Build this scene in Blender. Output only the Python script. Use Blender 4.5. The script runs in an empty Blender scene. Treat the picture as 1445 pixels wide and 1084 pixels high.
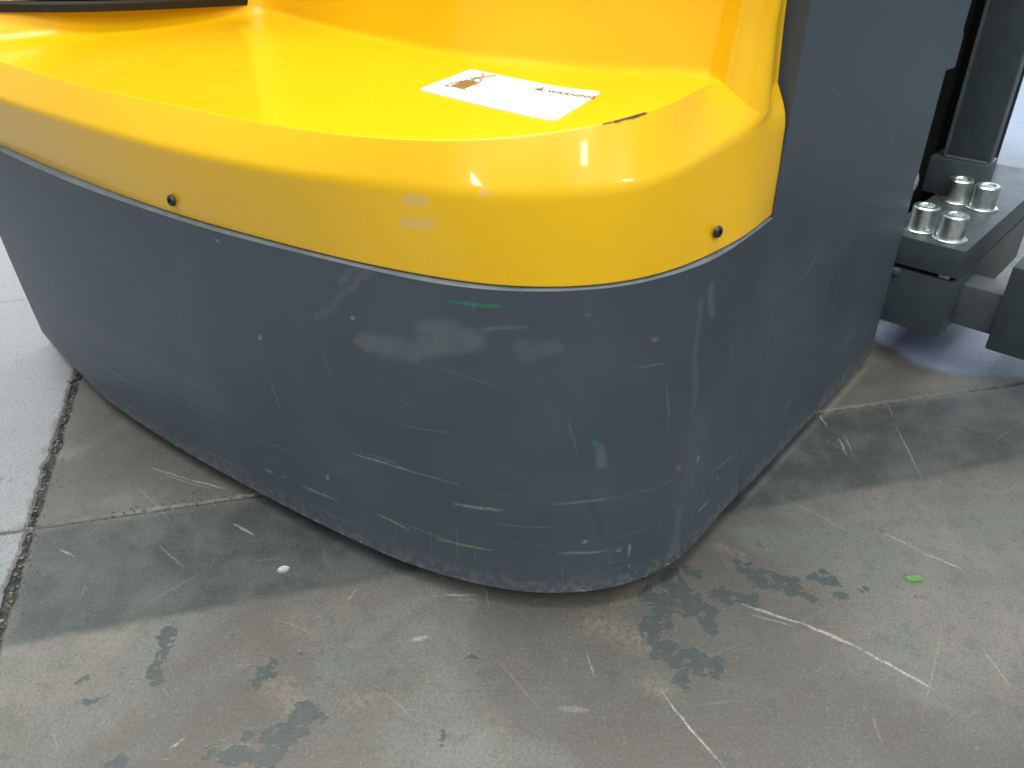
import bpy, bmesh, math, random
from mathutils import Vector
from mathutils.geometry import delaunay_2d_cdt
import numpy as np
random.seed(7); rng = np.random.RandomState(7)
R = math.radians
S = bpy.context.scene
C = S.collection

# ------------------------------------------------------------------ camera, light, exposure
cam_d = bpy.data.cameras.new('camera'); cam = bpy.data.objects.new('camera', cam_d); C.objects.link(cam)
cam.location = (0, 0, .6); cam.rotation_euler = (R(58), 0, 0)
cam_d.sensor_width = 36; cam_d.lens = 28.65; cam_d.clip_start = .02; cam_d.clip_end = 400
cam_d.dof.use_dof = True; cam_d.dof.focus_distance = .95; cam_d.dof.aperture_fstop = 11
S.camera = cam
W = bpy.data.worlds.new('World'); S.world = W; W.use_nodes = True
bg = W.node_tree.nodes['Background']; bg.inputs[0].default_value = (.80, .90, 1.0, 1); bg.inputs[1].default_value = .42

def area(name, loc, target, sx, sy, watts, col):
    l = bpy.data.lights.new(name, 'AREA'); l.shape = 'RECTANGLE'; l.size = sx; l.size_y = sy
    l.energy = watts; l.color = col
    o = bpy.data.objects.new(name, l); C.objects.link(o); o.location = loc
    o.rotation_euler = (Vector(target) - Vector(loc)).to_track_quat('-Z', 'Y').to_euler()
    return o
# the hall's high roof light, an added fill, strip lamps, and the daylight gate beyond the machine
area('roof_or_fill_light', (-.4, 1.2, 5.2), (-.1, .8, .3), 5.5, 3.4, 480, (1, .97, .90))
area('roof_or_fill_light', (.8, -3.4, 5.2), (0, .8, .3), 5.5, 3.0, 270, (1, .98, .93))  # unseen fill added behind the camera to brighten the front faces
area('strip_lamp', (3.75, -2.1, 2.60), (0, .6, .44), .60, .14, 16, (1, .99, .96))
area('strip_lamp', (-2.25, -4.5, 2.70), (0, .6, .44), .50, .16, 18, (1, .99, .96))
area('strip_lamp', (2.6, -3.4, 3.2), (0, .6, .44), .30, .30, 14, (1, .99, .96))
area('gate_daylight', (-4.6, 7.6, 2.2), (-.5, .9, .2), 5.0, 4.2, 125, (.86, .94, 1))
area('gate_daylight', (6.2, 7.8, 2.4), (.6, 1.0, .2), 4.0, 4.0, 115, (.70, .84, 1))
S.view_settings.view_transform = 'Standard'; S.view_settings.look = 'None'
S.view_settings.exposure = -0.14; S.view_settings.gamma = 1

# ------------------------------------------------------------------ helpers
def link(o, parent=None):
    C.objects.link(o)
    if parent is not None: o.parent = parent
    return o
def obj(name, verts, faces, m, parent=None, smooth=False, sharp=None):
    me = bpy.data.meshes.new(name); me.from_pydata([tuple(map(float, v)) for v in verts], [], faces); me.validate(); me.update()
    bm = bmesh.new(); bm.from_mesh(me); bmesh.ops.recalc_face_normals(bm, faces=bm.faces) if sharp != 'keep' else None
    bm.to_mesh(me); bm.free()
    me.materials.append(m)
    if smooth:
        me.polygons.foreach_set('use_smooth', [True] * len(me.polygons))
        if sharp and sharp != 'keep': me.set_sharp_from_angle(angle=R(sharp))
    return link(bpy.data.objects.new(name, me), parent)
def from_bm(name, bm, m, parent=None, angle=None):
    bmesh.ops.recalc_face_normals(bm, faces=bm.faces)
    me = bpy.data.meshes.new(name); bm.to_mesh(me); bm.free(); me.materials.append(m)
    if angle is not None:
        me.polygons.foreach_set('use_smooth', [True] * len(me.polygons)); me.set_sharp_from_angle(angle=R(angle))
    return link(bpy.data.objects.new(name, me), parent)

# machine frame: d forward along the flank, n outward from the flank, z up; origin at the flank's front edge
BX, BY = .503, 1.001
DX, DY = .67386, .73886
def M(d, n, z): return Vector((BX + DX * d + DY * n, BY + DY * d - DX * n, z))

# --- materials
def mat(name):
    m = bpy.data.materials.new(name); m.use_nodes = True
    nt = m.node_tree; b = nt.nodes['Principled BSDF']
    return m, nt, b
class NT:
    def __init__(s, nt): s.nt = nt; s.l = nt.links
    def n(s, t, **k):
        o = s.nt.nodes.new(t)
        for a, v in k.items(): setattr(o, a, v)
        return o
    def put(s, sock, v):
        if hasattr(v, 'is_output'): s.l.new(v, sock)
        else: sock.default_value = v
    def math(s, op, a, b=0., c=0., clamp=False):
        o = s.n('ShaderNodeMath', operation=op, use_clamp=clamp)
        for i, v in enumerate((a, b, c)): s.put(o.inputs[i], v)
        return o.outputs[0]
    def noise(s, vec, scale, detail=4, rough=.55, dist=0., col=False):
        o = s.n('ShaderNodeTexNoise', noise_dimensions=getattr(s, 'dim', '3D')); s.put(o.inputs['Vector'], vec)
        o.inputs['Scale'].default_value = scale; o.inputs['Detail'].default_value = detail
        o.inputs['Roughness'].default_value = rough; o.inputs['Distortion'].default_value = dist
        return o.outputs['Color' if col else 'Fac']
    def ramp(s, v, a, b, lo=0., hi=1.):
        o = s.n('ShaderNodeMapRange', interpolation_type='SMOOTHSTEP'); s.put(o.inputs[0], v)
        s.put(o.inputs[1], a); s.put(o.inputs[2], b); s.put(o.inputs[3], lo); s.put(o.inputs[4], hi)
        return o.outputs[0]
    def mix(s, f, a, b):
        o = s.n('ShaderNodeMix', data_type='RGBA'); s.put(o.inputs[0], f)
        for i, v in ((6, a), (7, b)):
            if isinstance(v, tuple) and len(v) == 3: v = (*v, 1)
            s.put(o.inputs[i], v)
        return o.outputs[2]
    def pos(s): return s.n('ShaderNodeNewGeometry').outputs['Position']
    def scalev(s, vec, sc):
        o = s.n('ShaderNodeVectorMath', operation='MULTIPLY'); s.put(o.inputs[0], vec); o.inputs[1].default_value = sc
        return o.outputs[0]
    def bump(s, h, strength, dist):
        o = s.n('ShaderNodeBump'); o.inputs['Strength'].default_value = strength
        o.inputs['Distance'].default_value = dist; s.put(o.inputs['Height'], h); return o.outputs[0]

# a mark: distance from a point to the segment a-b (worn streaks, stains, scratches, painted shade and reflection)
G = bpy.data.node_groups.new('segment_distance', 'ShaderNodeTree')
for nm, tp, io in (('P', 'Vector', 'INPUT'), ('A', 'Vector', 'INPUT'), ('BA', 'Vector', 'INPUT'), ('InvLen2', 'Float', 'INPUT'), ('W0', 'Float', 'INPUT'), ('W1', 'Float', 'INPUT'), ('S', 'Float', 'INPUT'), ('Prev', 'Float', 'INPUT'), ('D', 'Float', 'OUTPUT')):
    G.interface.new_socket(nm, in_out=io, socket_type='NodeSocket' + tp)
gi = G.nodes.new('NodeGroupInput'); go = G.nodes.new('NodeGroupOutput')
def vm(op, a, b=None, c=None):
    o = G.nodes.new('ShaderNodeVectorMath'); o.operation = op
    G.links.new(a, o.inputs[0])
    if b is not None: G.links.new(b, o.inputs[3 if op == 'SCALE' else 1])
    return o
tiny = G.nodes.new('ShaderNodeVectorMath'); tiny.operation = 'MULTIPLY_ADD'      # keeps the marks evaluated one after another
G.links.new(gi.outputs[7], tiny.inputs[0]); tiny.inputs[1].default_value = (1e-9,) * 3; G.links.new(gi.outputs[0], tiny.inputs[2])
sub = vm('SUBTRACT', tiny.outputs[0], gi.outputs[1]); dt = vm('DOT_PRODUCT', sub.outputs[0], gi.outputs[2])
hm = G.nodes.new('ShaderNodeMath'); hm.operation = 'MULTIPLY'; hm.use_clamp = True
G.links.new(dt.outputs['Value'], hm.inputs[0]); G.links.new(gi.outputs[3], hm.inputs[1])
sc_ = vm('SCALE', gi.outputs[2], hm.outputs[0]); df = vm('SUBTRACT', sub.outputs[0], sc_.outputs[0]); ln = vm('LENGTH', df.outputs[0])
mr = G.nodes.new('ShaderNodeMapRange'); mr.interpolation_type = 'SMOOTHSTEP'
G.links.new(ln.outputs['Value'], mr.inputs[0]); G.links.new(gi.outputs[5], mr.inputs[1]); G.links.new(gi.outputs[4], mr.inputs[2]); G.links.new(gi.outputs[6], mr.inputs[3])
mr.inputs[4].default_value = 0
mx = G.nodes.new('ShaderNodeMath'); mx.operation = 'MAXIMUM'; G.links.new(mr.outputs[0], mx.inputs[0]); G.links.new(gi.outputs[7], mx.inputs[1])
G.links.new(mx.outputs[0], go.inputs[0])
def marks(N, P, lst):
    """union of segments (a, b, outer half width, inner half width, strength)"""
    prev = 0.
    for a, b, w0, w1, st in lst:
        a = Vector(a); ba = Vector(b) - a; L = max(ba.length_squared, 1e-9)
        o = N.n('ShaderNodeGroup'); o.node_tree = G
        N.put(o.inputs[0], P); o.inputs[1].default_value = a; o.inputs[2].default_value = ba; o.inputs[3].default_value = 1 / L
        o.inputs[4].default_value = w0; o.inputs[5].default_value = w1; o.inputs[6].default_value = st; N.put(o.inputs[7], prev)
        prev = o.outputs[0]
    return prev
def wobble(N, P, scale, amp, detail=3):
    nz = N.noise(P, scale, detail, col=True)
    o = N.n('ShaderNodeVectorMath', operation='SUBTRACT'); N.put(o.inputs[0], nz); o.inputs[1].default_value = (.5, .5, .5)
    q = N.n('ShaderNodeVectorMath', operation='MULTIPLY_ADD'); N.put(q.inputs[0], o.outputs[0])
    q.inputs[1].default_value = (amp, amp, amp); N.put(q.inputs[2], P)
    return q.outputs[0]
class WearMap:
    """a wear map computed here from lists of strokes (metres), looked up by the material in surface coordinates"""
    def __init__(s, name, x0, y0, x1, y1, res):
        s.name = name; s.x0, s.y0, s.x1, s.y1, s.res = x0, y0, x1, y1, res
        s.w = int((x1 - x0) / res); s.h = int((y1 - y0) / res); s.a = np.zeros((s.h, s.w, 4), np.float32); s.a[..., 3] = 1
    def stroke(s, ch, a, b, w, soft, st=1., taper=0., sdf=False, bow=0.):
        a = np.array(a[:2], float); b = np.array(b[:2], float); m = w + soft + .006 + abs(bow)
        lo = np.minimum(a, b) - m; hi = np.maximum(a, b) + m
        i0 = max(0, int((lo[0] - s.x0) / s.res)); i1 = min(s.w, int((hi[0] - s.x0) / s.res) + 1)
        j0 = max(0, int((lo[1] - s.y0) / s.res)); j1 = min(s.h, int((hi[1] - s.y0) / s.res) + 1)
        if i1 <= i0 or j1 <= j0: return
        X, Y = np.meshgrid(s.x0 + (np.arange(i0, i1) + .5) * s.res, s.y0 + (np.arange(j0, j1) + .5) * s.res)
        ba = b - a; L2 = max(ba @ ba, 1e-12); t = np.clip(((X - a[0]) * ba[0] + (Y - a[1]) * ba[1]) / L2, 0, 1)
        L = math.sqrt(L2); px = -ba[1] / L; py = ba[0] / L; bw = bow * 4 * t * (1 - t)
        d = np.hypot(X - a[0] - ba[0] * t - px * bw, Y - a[1] - ba[1] * t - py * bw)
        ww = w * (1 - taper * np.abs(2 * t - 1) ** 2)
        if sdf: v = np.clip(.5 + (ww - d) / .03, 0, 1)
        else: v = np.clip((ww + soft - d) / max(soft, 1e-5), 0, 1); v = v * v * (3 - 2 * v) * st * (1 - .6 * taper * np.abs(2 * t - 1) ** 3)
        cur = s.a[j0:j1, i0:i1, ch]; np.maximum(cur, v, out=cur)
    def node(s, N, vec):
        if not hasattr(s, 'img'):
            s.img = bpy.data.images.new(s.name, s.w, s.h, float_buffer=False, is_data=True); s.img.pixels.foreach_set(s.a.ravel()); s.img.update(); s.img.pack()
        mp = N.n('ShaderNodeVectorMath', operation='MULTIPLY_ADD'); N.put(mp.inputs[0], vec)
        mp.inputs[1].default_value = (1 / (s.x1 - s.x0), 1 / (s.y1 - s.y0), 0); mp.inputs[2].default_value = (-s.x0 / (s.x1 - s.x0), -s.y0 / (s.y1 - s.y0), 0)
        t = N.n('ShaderNodeTexImage', extension='CLIP', interpolation='Linear'); t.image = s.img; N.put(t.inputs[0], mp.outputs[0])
        sp = N.n('ShaderNodeSeparateColor'); N.put(sp.inputs[0], t.outputs[0]); return sp.outputs

#@@DATA@@
# measured world coordinates (metres) of the machine's edges and of marks on it and on the floor
BOT = [(-0.5934, 0.9557), (-0.528, 0.8882), (-0.4601, 0.8318), (-0.3883, 0.7761), (-0.3244, 0.7305), (-0.2474, 0.6778), (-0.1864, 0.6385), (-0.1224, 0.6), (-0.0709, 0.5757), (-0.0153, 0.5571), (0.0253, 0.5508), (0.0657, 0.5517), (0.1072, 0.5608), (0.1441, 0.5795), (0.1725, 0.602), (0.2059, 0.6439), (0.2585, 0.7078), (0.3162, 0.7733), (0.389, 0.8715), (0.4688, 0.969), (0.5102, 1.0144)]
TOP = [(-0.5795, 0.922), (-0.4476, 0.8094), (-0.3524, 0.7387), (-0.2651, 0.6792), (-0.1804, 0.63), (-0.1135, 0.5944), (-0.0548, 0.5668), (-0.0024, 0.5543), (0.0337, 0.5543), (0.0862, 0.563), (0.1448, 0.5971), (0.1796, 0.6315), (0.2365, 0.707)]
R0 = [(-0.5857, 0.9356, 0.338), (-0.442, 0.8149, 0.338), (-0.3177, 0.72, 0.338), (-0.2016, 0.6465, 0.338), (-0.0988, 0.591, 0.338), (-0.012, 0.5597, 0.338), (0.0627, 0.5597, 0.338), (0.1262, 0.5883, 0.338), (0.1901, 0.648, 0.338), (0.237, 0.7107, 0.338)]
R1 = [(-0.5247, 0.863, 0.405), (-0.3907, 0.7575, 0.405), (-0.2796, 0.6805, 0.405), (-0.1762, 0.6198, 0.406), (-0.0895, 0.583, 0.407), (-0.0113, 0.5599, 0.408), (0.0644, 0.5661, 0.409), (0.1193, 0.5941, 0.413), (0.1775, 0.6579, 0.42), (0.2328, 0.7065, 0.427)]
R2 = [(-0.5288, 0.8907, 0.437), (-0.3996, 0.7829, 0.437), (-0.2798, 0.7011, 0.437), (-0.1753, 0.6353, 0.437), (-0.0937, 0.5959, 0.439), (-0.0211, 0.5756, 0.444), (0.0536, 0.5826, 0.451), (0.1137, 0.6195, 0.457), (0.1691, 0.6964, 0.46)]
R2E1 = (0.2021, 0.6766, 0.4315)
R2E2 = (0.2308, 0.702, 0.431)
R4 = [(-0.582, 0.9905, 0.437), (-0.5195, 1.0484, 0.437), (-0.4333, 1.1417, 0.437), (-0.3504, 1.2656, 0.437), (-0.193, 1.0743, 0.437), (-0.0547, 0.9219, 0.437), (0.0474, 0.8525, 0.44), (0.1143, 0.7797, 0.45), (0.1727, 0.7138, 0.461)]
LABEL = [(-0.0842, 0.7596), (-0.0406, 0.8544), (0.0766, 0.717), (0.0327, 0.6333)]
PANEL = [(-0.6412, 0.9783, 0.474), (-0.5869, 1.0191, 0.468), (-0.5117, 1.0655, 0.462), (-0.4398, 1.1453, 0.455), (-0.3633, 1.2802, 0.4435)]
SCREWS = [((-0.3039, 0.705, 0.353), (-0.55, -0.83, 0.05)), ((0.1654, 0.6223, 0.356), (0.62, -0.78, 0.0))]
SMUDGE = [((-0.4294, 0.2674), (-0.3805, 0.2695), 0.011, 0.42), ((-0.3702, 0.2778), (-0.3301, 0.2914), 0.014, 0.45), ((-0.3694, 0.2909), (-0.3446, 0.2968), 0.012, 0.4), ((-0.2907, 0.2873), (-0.2636, 0.2873), 0.008, 0.32), ((-0.2878, 0.2778), (-0.2823, 0.2773), 0.006, 0.2), ((-0.3213, 0.3025), (-0.2881, 0.3049), 0.0015, 0.5), ((-0.2232, 0.1868), (-0.2203, 0.1669), 0.006, 0.45), ((-0.1301, 0.3007), (-0.1204, 0.1967), 0.005, 0.28), ((-0.1165, 0.3071), (-0.1089, 0.2815), 0.006, 0.4), ((-0.1279, 0.0849), (-0.1328, 0.0375), 0.008, 0.38), ((-0.9057, 0.1252), (-0.6478, 0.136), 0.03, 0.1), ((0.0065, 0.2691), (0.2106, 0.2593), 0.03, 0.1), ((-0.1043, 0.1677), (-0.1258, 0.0649), 0.03, 0.12), ((-0.2372, 0.1371), (-0.3495, 0.1589), 0.03, 0.08), ((9, 9), (-0.4811, 0.2761), 0.004, 0.25), ((9, 9), (-0.4503, 0.3164), 0.003, 0.25)]
MARKS = [([((-0.4592, 0.139), (-0.3849, 0.1419), 0.0016, 0.75), ((-0.3849, 0.1419), (-0.3435, 0.1396), 0.0012, 0.5), ((-0.3502, 0.1172), (-0.3063, 0.1198), 0.0026, 0.75), ((-0.2642, 0.1292), (-0.2059, 0.1306), 0.0018, 0.4), ((-0.2058, 0.1289), (-0.1321, 0.125), 0.0012, 0.25), ((-0.2565, 0.0717), (-0.2122, 0.0687), 0.0022, 0.5), ((-0.2338, 0.0836), (-0.23, 0.084), 0.0035, 0.7), ((-0.1883, 0.0703), (-0.1882, 0.0548), 0.0022, 0.8), ((-0.201, 0.0658), (-0.1968, 0.0663), 0.003, 0.6), ((-0.1039, 0.1334), (-0.1054, 0.127), 0.003, 0.85), ((-0.0548, 0.0782), (-0.056, 0.0762), 0.0025, 0.8), ((-0.0719, 0.0605), (-0.0958, 0.0619), 0.0022, 0.7), ((-0.921, 0.1161), (-0.9239, 0.0893), 0.0012, 0.4), ((-0.5508, 0.1917), (-0.5437, 0.1576), 0.0011, 0.45), ((0.121, 0.0901), (0.107, 0.074), 0.003, 0.45), ((-0.2397, 0.3144), (-0.2391, 0.3137), 0.004, 0.5), ((-0.5893, 0.3269), (-0.5835, 0.3248), 0.0016, 0.8), ((-0.1963, 0.2593), (-0.1636, 0.2554), 0.0012, 0.35), ((-0.5911, 0.1031), (-0.53, 0.1101), 0.001, 0.3), ((-0.4036, 0.1895), (-0.3482, 0.196), 0.001, 0.3), ((-0.0123, 0.0831), (-0.078, 0.0958), 0.0012, 0.5), ((-0.3114, 0.1021), (-0.2611, 0.1023), 0.001, 0.35), ((-0.4013, 0.2201), (-0.3743, 0.2057), 0.0009, 0.3), ((-0.4804, 0.2553), (-0.4703, 0.2142), 0.0009, 0.25), ((-0.9229, 0.1593), (-0.8401, 0.1197), 0.001, 0.25), ((-0.8734, 0.0856), (-0.7808, 0.0822), 0.001, 0.4), ((9, 9), (-0.291, 0.3342), 0.003, 0.7), ((-0.1869, 0.0448), (-0.1882, 0.0409), 0.002, 0.6), ((-0.8608, 0.0415), (-0.8276, 0.0431), 0.0014, 0.5), ((-0.711, 0.1937), (-0.611, 0.1501), 0.0009, 0.2), ((0.0931, 0.2394), (0.1339, 0.266), 0.002, 0.3), ((-0.3584, 0.259), (-0.3105, 0.2499), 0.0009, 0.3), ((-0.1614, 0.2356), (-0.1534, 0.1898), 0.0015, 0.3), ((-0.2524, 0.2202), (-0.2421, 0.1834), 0.0012, 0.25), ((-0.438, 0.1461), (-0.4069, 0.145), 0.002, 0.3)], (.33, .36, .36)), ([((-0.5326, 0.0667), (-0.4826, 0.0677), 0.0022, 0.8), ((-0.4348, 0.0734), (-0.3989, 0.0686), 0.002, 0.85), ((-0.3697, 0.0671), (-0.3156, 0.0691), 0.0018, 0.85), ((-0.5842, 0.0635), (-0.573, 0.0667), 0.003, 0.7), ((-0.4119, 0.0741), (-0.3524, 0.0694), 0.0012, 0.4), ((-0.5595, 0.067), (-0.5555, 0.0669), 0.002, 0.6), ((-0.3441, 0.1172), (-0.3113, 0.1205), 0.001, 0.6)], (.23, .25, .15)), ([((-0.3489, 0.3215), (-0.305, 0.3217), 0.0019, 1.0), ((-0.2291, 0.1936), (-0.2259, 0.1909), 0.004, 0.9), ((-0.5034, 0.0705), (-0.48, 0.0735), 0.001, 0.5)], (.01, .23, .09)), ([((-0.1776, 0.2819), (-0.1745, 0.2798), 0.0032, 0.55), ((-0.1372, 0.1363), (-0.133, 0.1335), 0.0036, 0.35), ((-0.4404, 0.2673), (-0.4383, 0.2664), 0.002, 0.5), ((-0.921, 0.3193), (-0.9195, 0.3164), 0.003, 0.3), ((-1.0726, 0.2395), (-1.0684, 0.2358), 0.003, 0.3)], (.32, .16, .10)), ([((-0.3433, 0.1445), (-0.2835, 0.1479), 0.0022, 0.22), ((-0.2309, 0.1363), (-0.2156, 0.0848), 0.004, 0.3)], (.03, .036, .042))]
YSMUDGE = [((-0.0778, 0.5787, 0.3972), (-0.0647, 0.5739, 0.399), 0.009, 0.42), ((-0.0808, 0.5799, 0.3782), (-0.0615, 0.5725, 0.38), 0.0075, 0.42), ((-0.0214, 0.5622, 0.4088), (-0.0163, 0.5614, 0.409), 0.004, 0.3)]
YDARK = [((0.0649, 0.5862, 0.4506), (0.0972, 0.6043, 0.4535), 0.0015, 0.9), ((0.0733, 0.59, 0.4516), (0.095, 0.603, 0.4538), 0.0026, 1.0), ((-0.0488, 0.5681, 0.3876), (-0.0464, 0.5672, 0.3825), 0.0011, 0.6), ((-0.2405, 0.6614, 0.3713), (-0.2394, 0.6609, 0.3703), 0.0018, 0.5), ((0.1075, 0.5794, 0.3756), (0.1087, 0.58, 0.3748), 0.0014, 0.4)]
PATCH = [((-0.322, 0.5246, 0.0), (-0.318, 0.4936, 0.0), 0.0075), ((-0.3202, 0.4859, 0.0), (-0.3109, 0.4692, 0.0), 0.005), ((-0.2163, 0.4866, 0.0), (-0.2211, 0.4707, 0.0), 0.008), ((-0.1756, 0.4336, 0.0), (-0.1914, 0.4105, 0.0), 0.014), ((-0.1584, 0.4282, 0.0), (-0.1682, 0.4323, 0.0), 0.006), ((-0.3772, 0.4684, 0.0), (-0.3762, 0.4677, 0.0), 0.004), ((-0.3654, 0.4489, 0.0), (-0.356, 0.451, 0.0), 0.005), ((-0.1945, 0.5, 0.0), (-0.1937, 0.4992, 0.0), 0.003), ((-0.1763, 0.5024, 0.0), (-0.1755, 0.5016, 0.0), 0.004), ((-0.2176, 0.415, 0.0), (-0.2168, 0.4143, 0.0), 0.006), ((-0.056, 0.4124, 0.0), (-0.0554, 0.4117, 0.0), 0.005), ((-0.3144, 0.3898, 0.0), (-0.3185, 0.3862, 0.0), 0.009), ((-0.2413, 0.3997, 0.0), (-0.1941, 0.3935, 0.0), 0.008), ((0.2348, 0.6125, 0.0), (0.2458, 0.5926, 0.0), 0.008), ((0.2458, 0.5926, 0.0), (0.2829, 0.5782, 0.0), 0.014), ((0.2823, 0.5763, 0.0), (0.29, 0.567, 0.0), 0.006), ((0.3096, 0.5936, 0.0), (0.319, 0.5916, 0.0), 0.011), ((0.3212, 0.5688, 0.0), (0.3247, 0.567, 0.0), 0.007), ((0.3458, 0.5773, 0.0), (0.3469, 0.5763, 0.0), 0.004), ((0.1588, 0.5926, 0.0), (0.1831, 0.5462, 0.0), 0.013), ((0.1342, 0.5707, 0.0), (0.1658, 0.5524, 0.0), 0.012), ((0.2023, 0.5726, 0.0), (0.2337, 0.5642, 0.0), 0.009), ((0.1405, 0.5435, 0.0), (0.1284, 0.5204, 0.0), 0.013), ((0.1397, 0.5, 0.0), (0.179, 0.4843, 0.0), 0.014), ((0.1491, 0.4729, 0.0), (0.1491, 0.4692, 0.0), 0.008), ((0.1876, 0.5418, 0.0), (0.1861, 0.5246, 0.0), 0.006), ((0.1779, 0.6075, 0.0), (0.1882, 0.5975, 0.0), 0.006), ((-0.0715, 0.4169, 0.0), (-0.0709, 0.4163, 0.0), 0.003), ((-0.0369, 0.496, 0.0), (-0.0323, 0.4921, 0.0), 0.003), ((0.395, 0.5688, 0.0), (0.3956, 0.567, 0.0), 0.003)]
SCRATCH = [((0.2237, 0.5569, 0.0), (0.2753, 0.5322, 0.0), 0.0022, 0.9), ((0.2753, 0.5322, 0.0), (0.3176, 0.5048, 0.0), 0.0026, 1.0), ((0.3176, 0.5048, 0.0), (0.3665, 0.4596, 0.0), 0.002, 0.95), ((0.2256, 0.5453, 0.0), (0.2652, 0.5297, 0.0), 0.0014, 0.5), ((0.4, 0.6572, 0.0), (0.428, 0.6301, 0.0), 0.0016, 0.6), ((0.428, 0.6301, 0.0), (0.4583, 0.6045, 0.0), 0.0018, 0.8), ((0.1298, 0.4575, 0.0), (0.1687, 0.3862, 0.0), 0.0013, 1.0), ((0.0679, 0.4984, 0.0), (0.0722, 0.4729, 0.0), 0.0009, 0.6), ((0.4031, 0.8832, 0.0), (0.4043, 0.8557, 0.0), 0.0016, 0.8), ((0.4104, 0.831, 0.0), (0.4084, 0.7971, 0.0), 0.0018, 0.8), ((0.4178, 0.8371, 0.0), (0.4173, 0.8029, 0.0), 0.0012, 0.6), ((0.4934, 0.8653, 0.0), (0.4806, 0.7517, 0.0), 0.0012, 0.5), ((0.4294, 0.504, 0.0), (0.4335, 0.4618, 0.0), 0.0012, 0.5), ((-0.4309, 0.7719, 0.0), (-0.3746, 0.7477, 0.0), 0.0014, 0.6), ((-0.3746, 0.7477, 0.0), (-0.3302, 0.7322, 0.0), 0.0018, 0.7), ((-0.4167, 0.761, 0.0), (-0.3449, 0.7322, 0.0), 0.001, 0.5), ((-0.303, 0.6718, 0.0), (-0.2768, 0.6549, 0.0), 0.002, 0.85), ((-0.0679, 0.5688, 0.0), (-0.0309, 0.5679, 0.0), 0.002, 0.8), ((-0.0571, 0.5633, 0.0), (-0.0328, 0.5624, 0.0), 0.0012, 0.5), ((-0.0278, 0.5801, 0.0), (-0.0224, 0.5578, 0.0), 0.0015, 0.7), ((-0.0954, 0.5138, 0.0), (-0.0766, 0.5171, 0.0), 0.0035, 0.75), ((-0.162, 0.5578, 0.0), (-0.1536, 0.5782, 0.0), 0.0014, 0.5), ((-0.2765, 0.4022, 0.0), (-0.2689, 0.4117, 0.0), 0.0016, 0.7), ((0.0406, 0.4405, 0.0), (0.0645, 0.4384, 0.0), 0.0045, 0.35), ((-0.3718, 0.6386, 0.0), (-0.3351, 0.6075, 0.0), 0.0012, 0.4), ((-0.474, 0.6333, 0.0), (-0.4543, 0.6228, 0.0), 0.0016, 0.6), ((-0.4307, 0.7322, 0.0), (-0.3745, 0.6775, 0.0), 0.0009, 0.4), ((0.3047, 0.7196, 0.0), (0.3531, 0.6718, 0.0), 0.0008, 0.3), ((-0.0144, 0.4921, 0.0), (0.0225, 0.4405, 0.0), 0.0008, 0.3), ((0.4146, 0.5506, 0.0), (0.3443, 0.4336, 0.0), 0.0008, 0.3), ((-0.1261, 0.4692, 0.0), (-0.0783, 0.4269, 0.0), 0.0008, 0.35), ((-0.2315, 0.5418, 0.0), (-0.1791, 0.5162, 0.0), 0.0008, 0.35), ((0.3026, 0.4336, 0.0), (0.3014, 0.4073, 0.0), 0.001, 0.4), ((0.3334, 0.6951, 0.0), (0.3683, 0.6494, 0.0), 0.0008, 0.4), ((-0.3061, 0.6075, 0.0), (-0.3532, 0.5596, 0.0), 0.0008, 0.3), ((0.3388, 0.9101, 0.0), (0.3818, 0.9276, 0.0), 0.0012, 0.5), ((0.5032, 0.9188, 0.0), (0.4961, 0.8766, 0.0), 0.001, 0.5)]
OCHRE = [((0.0787, 0.5331, 0.0), (0.1194, 0.5121, 0.0), 0.03), ((0.2138, 0.6333, 0.0), (0.2373, 0.6228, 0.0), 0.012), ((0.1168, 0.4655, 0.0), (0.1342, 0.4618, 0.0), 0.014), ((-0.2043, 0.4582, 0.0), (-0.1835, 0.4475, 0.0), 0.022), ((-0.237, 0.4041, 0.0), (-0.216, 0.4009, 0.0), 0.02), ((0.1017, 0.5596, 0.0), (0.1248, 0.5782, 0.0), 0.015), ((-0.1355, 0.451, 0.0), (-0.1228, 0.4475, 0.0), 0.02)]
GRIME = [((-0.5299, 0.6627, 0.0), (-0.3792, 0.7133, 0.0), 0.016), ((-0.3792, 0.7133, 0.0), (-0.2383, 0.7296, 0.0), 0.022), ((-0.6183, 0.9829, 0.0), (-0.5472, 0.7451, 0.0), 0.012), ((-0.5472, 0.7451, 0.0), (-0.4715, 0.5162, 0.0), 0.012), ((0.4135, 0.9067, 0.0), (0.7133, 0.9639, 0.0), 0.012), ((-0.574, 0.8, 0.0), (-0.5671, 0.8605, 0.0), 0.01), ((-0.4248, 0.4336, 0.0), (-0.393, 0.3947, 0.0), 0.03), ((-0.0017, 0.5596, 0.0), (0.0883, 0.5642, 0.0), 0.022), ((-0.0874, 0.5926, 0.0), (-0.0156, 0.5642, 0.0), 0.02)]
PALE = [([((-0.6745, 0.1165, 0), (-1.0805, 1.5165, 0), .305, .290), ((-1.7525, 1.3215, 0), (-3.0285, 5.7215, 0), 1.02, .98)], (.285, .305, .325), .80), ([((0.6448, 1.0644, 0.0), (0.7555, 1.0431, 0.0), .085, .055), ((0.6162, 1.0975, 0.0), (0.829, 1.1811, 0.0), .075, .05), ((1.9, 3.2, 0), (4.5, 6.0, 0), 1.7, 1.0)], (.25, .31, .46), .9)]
#@@END@@

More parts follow.
